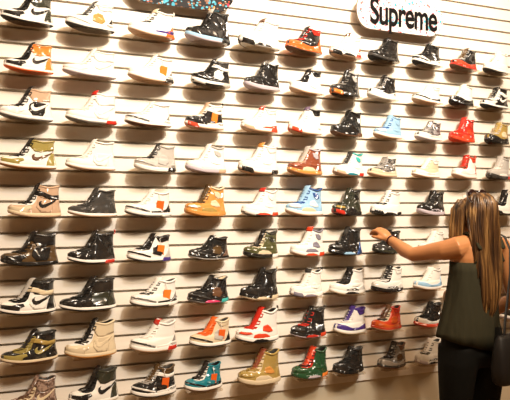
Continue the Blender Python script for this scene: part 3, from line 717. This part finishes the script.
# loose tank top: an open shell with wide arm holes
tm_, nt, b = nodes('olive_tank_fabric')
b.inputs['Base Color'].default_value = (.036, .034, .020, 1); b.inputs['Roughness'].default_value = .85; b.inputs['Specular IOR Level'].default_value = .1
tc = N(nt, 'ShaderNodeTexCoord'); mp = N(nt, 'ShaderNodeMapping'); mp.inputs['Scale'].default_value = (9, 9, 1.6)
lk(nt, tc.outputs['Object'], mp.inputs['Vector']); nz = N(nt, 'ShaderNodeTexNoise', Scale=1.5, Detail=2); lk(nt, mp.outputs[0], nz.inputs['Vector'])
bp = N(nt, 'ShaderNodeBump', Strength=.7, Distance=.03); lk(nt, nz.outputs['Fac'], bp.inputs['Height']); lk(nt, bp.outputs[0], b.inputs['Normal'])
levels = [((hx-.020,.002,.865),.178,.130),((hx-.018,.002,.93),.174,.126),((hx*1.35,.0,1.0),.158,.116),((hx*1.1,-.002,1.08),.144,.108),((hx*.7,-.004,1.16),.140,.108),((-.006,-.004,1.23),.146,.108),((-.004,-.004,1.28),.148,.104)]
t_ = MB(); R = []; K = 48
for li, (c, rx, ry) in enumerate(levels):
    ring = []
    for q in range(K):
        a = 2*PI*q/K; f = 1+.030*(1-li/6)*math.sin(7*a+li*.25)+.015*(1-li/6)*math.sin(13*a+1)
        z = c[2]
        if li == 0: z += -.040*math.cos(a)*1.0+.012*math.sin(a)+.0     # hem dips towards her right
        ring.append(Vector((c[0]+rx*f*math.cos(a), c[1]+ry*f*math.sin(a), z)))
    R.append(ring)
t_.rings(R, caps=(False, False))
# back and front bibs rising to the straps
def bib(sy):
    rows = []
    for k in range(7):
        u = k/6; z = 1.28+.085*u; hw = .106-.034*u**.6
        row = []
        for q in range(13):
            s2 = (q/6-1); x = hw*s2
            edge = sy*(.106-.016*u)*math.sqrt(max(.05, 1-(x/.160)**2))-.005
            row.append(Vector((x, edge, z-.03*(1-s2*s2)*u*1.2)))
        rows.append(row)
    t_.rings(rows, closed=False)
bib(-1); bib(1)
for sx in (-1, 1):
    pts = [Vector((sx*.078,-.098,1.355)), Vector((sx*.080,-.076,1.398)), Vector((sx*.080,-.02,1.425)), Vector((sx*.080,.04,1.405)), Vector((sx*.078,.092,1.36))]
    t_.tube(pts, [(.004,.014)]*5, 8, side=Vector((0,0,1)))
to = obj('tank_top', t_.mesh('tank_top', tm_, True), woman)
so_ = to.modifiers.new('cloth', 'SOLIDIFY'); so_.thickness = .003; so_.offset = 1

# long hair
h = MB(); R = []
prof = [ # z, centre x, centre y, half width, half depth
 (1.640, .0,-.012,.020,.020),(1.633,.0,-.012,.045,.052),(1.615,.0,-.014,.066,.076),(1.585,.0,-.018,.079,.088),(1.545,-.002,-.022,.084,.088),(1.50,-.004,-.030,.086,.078),
 (1.45,-.006,-.044,.086,.064),(1.40,-.008,-.058,.085,.050),(1.34,-.008,-.072,.082,.038),(1.27,-.010,-.086,.078,.032),(1.19,-.014,-.096,.070,.028),(1.12,-.020,-.100,.058,.024),(1.06,-.026,-.100,.040,.018),(1.035,-.030,-.100,.026,.010)]
K = 72
for li, (z, cx_, cy_, rx, ry) in enumerate(prof):
    ring = []
    for q in range(K):
        a = 2*PI*q/K
        amp = .0 if li < 2 else min(1, (li-1)/6)
        f = 1+amp*(.045*math.sin(11*a+.13*li)+.035*math.sin(19*a+1.7)+.02*math.sin(31*a+.6-.1*li))
        x = rx*f*math.cos(a); y = ry*f*math.sin(a)
        if z < 1.62 and y > 0: y *= .55 if z > 1.5 else .4              # open to the face
        zz = z+(.016*math.sin(9*a)+.012*math.sin(17*a+1) if li >= len(prof)-2 else 0)
        ring.append(Vector((cx_+x, cy_+y, zz)))
    R.append(ring)
h.rings(R)
for k in range(26):                                                  # loose locks
    a = PI*(1.0+k/25.0); x0 = math.cos(a); y0 = math.sin(a)
    ln = random.uniform(.98, 1.10) if k not in (0, 1, 2) else 1.22
    pts = []; 
    for (z, cx_, cy_, rx, ry) in prof[1:]:
        if z < ln: break
        if z > 1.42: q_ = .86+.14*(1.64-z)/.22; rx *= q_; ry *= q_
        pts.append((cx_+x0*rx*1.03+random.uniform(-.003,.003), cy_+y0*ry*1.06-.002, z))
    pts.append((pts[-1][0]+random.uniform(-.006,.006), pts[-1][1], ln))
    h.tube(pts, [.007]*(len(pts)-1)+[.002], 6)
for k in range(5):                                                   # locks in front of the left shoulder
    x = -.080-.003*k; y = .005+.016*k
    h.tube([(x+.03,y-.01,1.60),(x,y,1.55),(x-.006,y+.004,1.48),(x-.014,y+.004,1.42),(x-.010,y+.01,1.385)], [.010,.013,.013,.010,.003], 8)
obj('long_hair', h.mesh('long_hair', hairm, True), woman).location = (0, 0, -.013)
# sunglasses pushed up on the head
blk = simple('dark_plastic', (.02,.008,.008), .15, coat=1)
g = empty('g', (0,0,0)); bpy.data.objects.remove(g)
frame = MB()
arc = [(.004+.086*math.cos(a), .0+.030*math.sin(a), 1.618+.0*a) for a in [PI*i/10 for i in range(11)]]
frame.tube([(.004-.088,-.03,1.600),(.004-.084,.0,1.622),(.004-.055,.035,1.652),(.004,.045,1.662),(.004+.055,.035,1.652),(.004+.084,.0,1.622),(.004+.088,-.03,1.600)], .0055, 8)
sg = obj('sunglasses_frame', frame.mesh('sunglasses_frame', blk, True), woman); sg.location = (-.004, -.024, -.022)
for sx in (-1, 1):
    l = MB(); R = []
    for i in range(1, 8):
        th = PI*i/8; R.append([(.004+sx*.036+.031*math.sin(th)*math.cos(2*PI*j/14), .018+.006*math.cos(th)-.004*0, 1.648+.020*math.sin(th)*math.sin(2*PI*j/14)) for j in range(14)])
    l.rings(R); obj('sunglasses_lens', l.mesh('sunglasses_lens', blk, True), sg)
# bracelet
bd = (WR-EL).normalized(); bc = mid(EL, WR, .90); u = bd.cross(Vector((0,0,1))).normalized(); v_ = bd.cross(u)
br_ = MB().tube([bc+u*.030*math.cos(2*PI*i/18)+v_*.030*math.sin(2*PI*i/18) for i in range(19)], .004, 6)
obj('bracelet', br_.mesh('bracelet', simple('dark_bead_bracelet', (.06,.01,.008), .3), True), woman)

# black shoulder bag on her right side
bag = empty('shoulder_bag', WO, (0, 0, WY), label='black leather shoulder bag hanging at the woman\'s right hip', category='bag')
lm = simple('black_leather', (.005,.0045,.0045), .6, coat=.0, bump=(20, .3, .004))
bb = MB(); R = []
for z, w_, d_ in ((.705,.095,.030),(.72,.112,.042),(.78,.120,.046),(.87,.114,.038),(.925,.104,.024),(.94,.096,.012)):
    R.append(ell((.022,-.188,z), w_, d_, 28, .16, .55))
bb.rings(R); obj('bag_body', bb.mesh('bag_body', lm, True), bag)
st = MB().tube([(-.03,-.200,.925),(-.012,-.188,.99),(.05,-.150,1.10),(.095,-.128,1.22),(.118,-.108,1.34),(.122,-.070,1.405),(.122,-.01,1.428),(.120,.05,1.40)], [(.003,.009)]*8, 8, side=Vector((0,-.9,.3)))
obj('bag_strap', st.mesh('bag_strap', lm, True), bag)
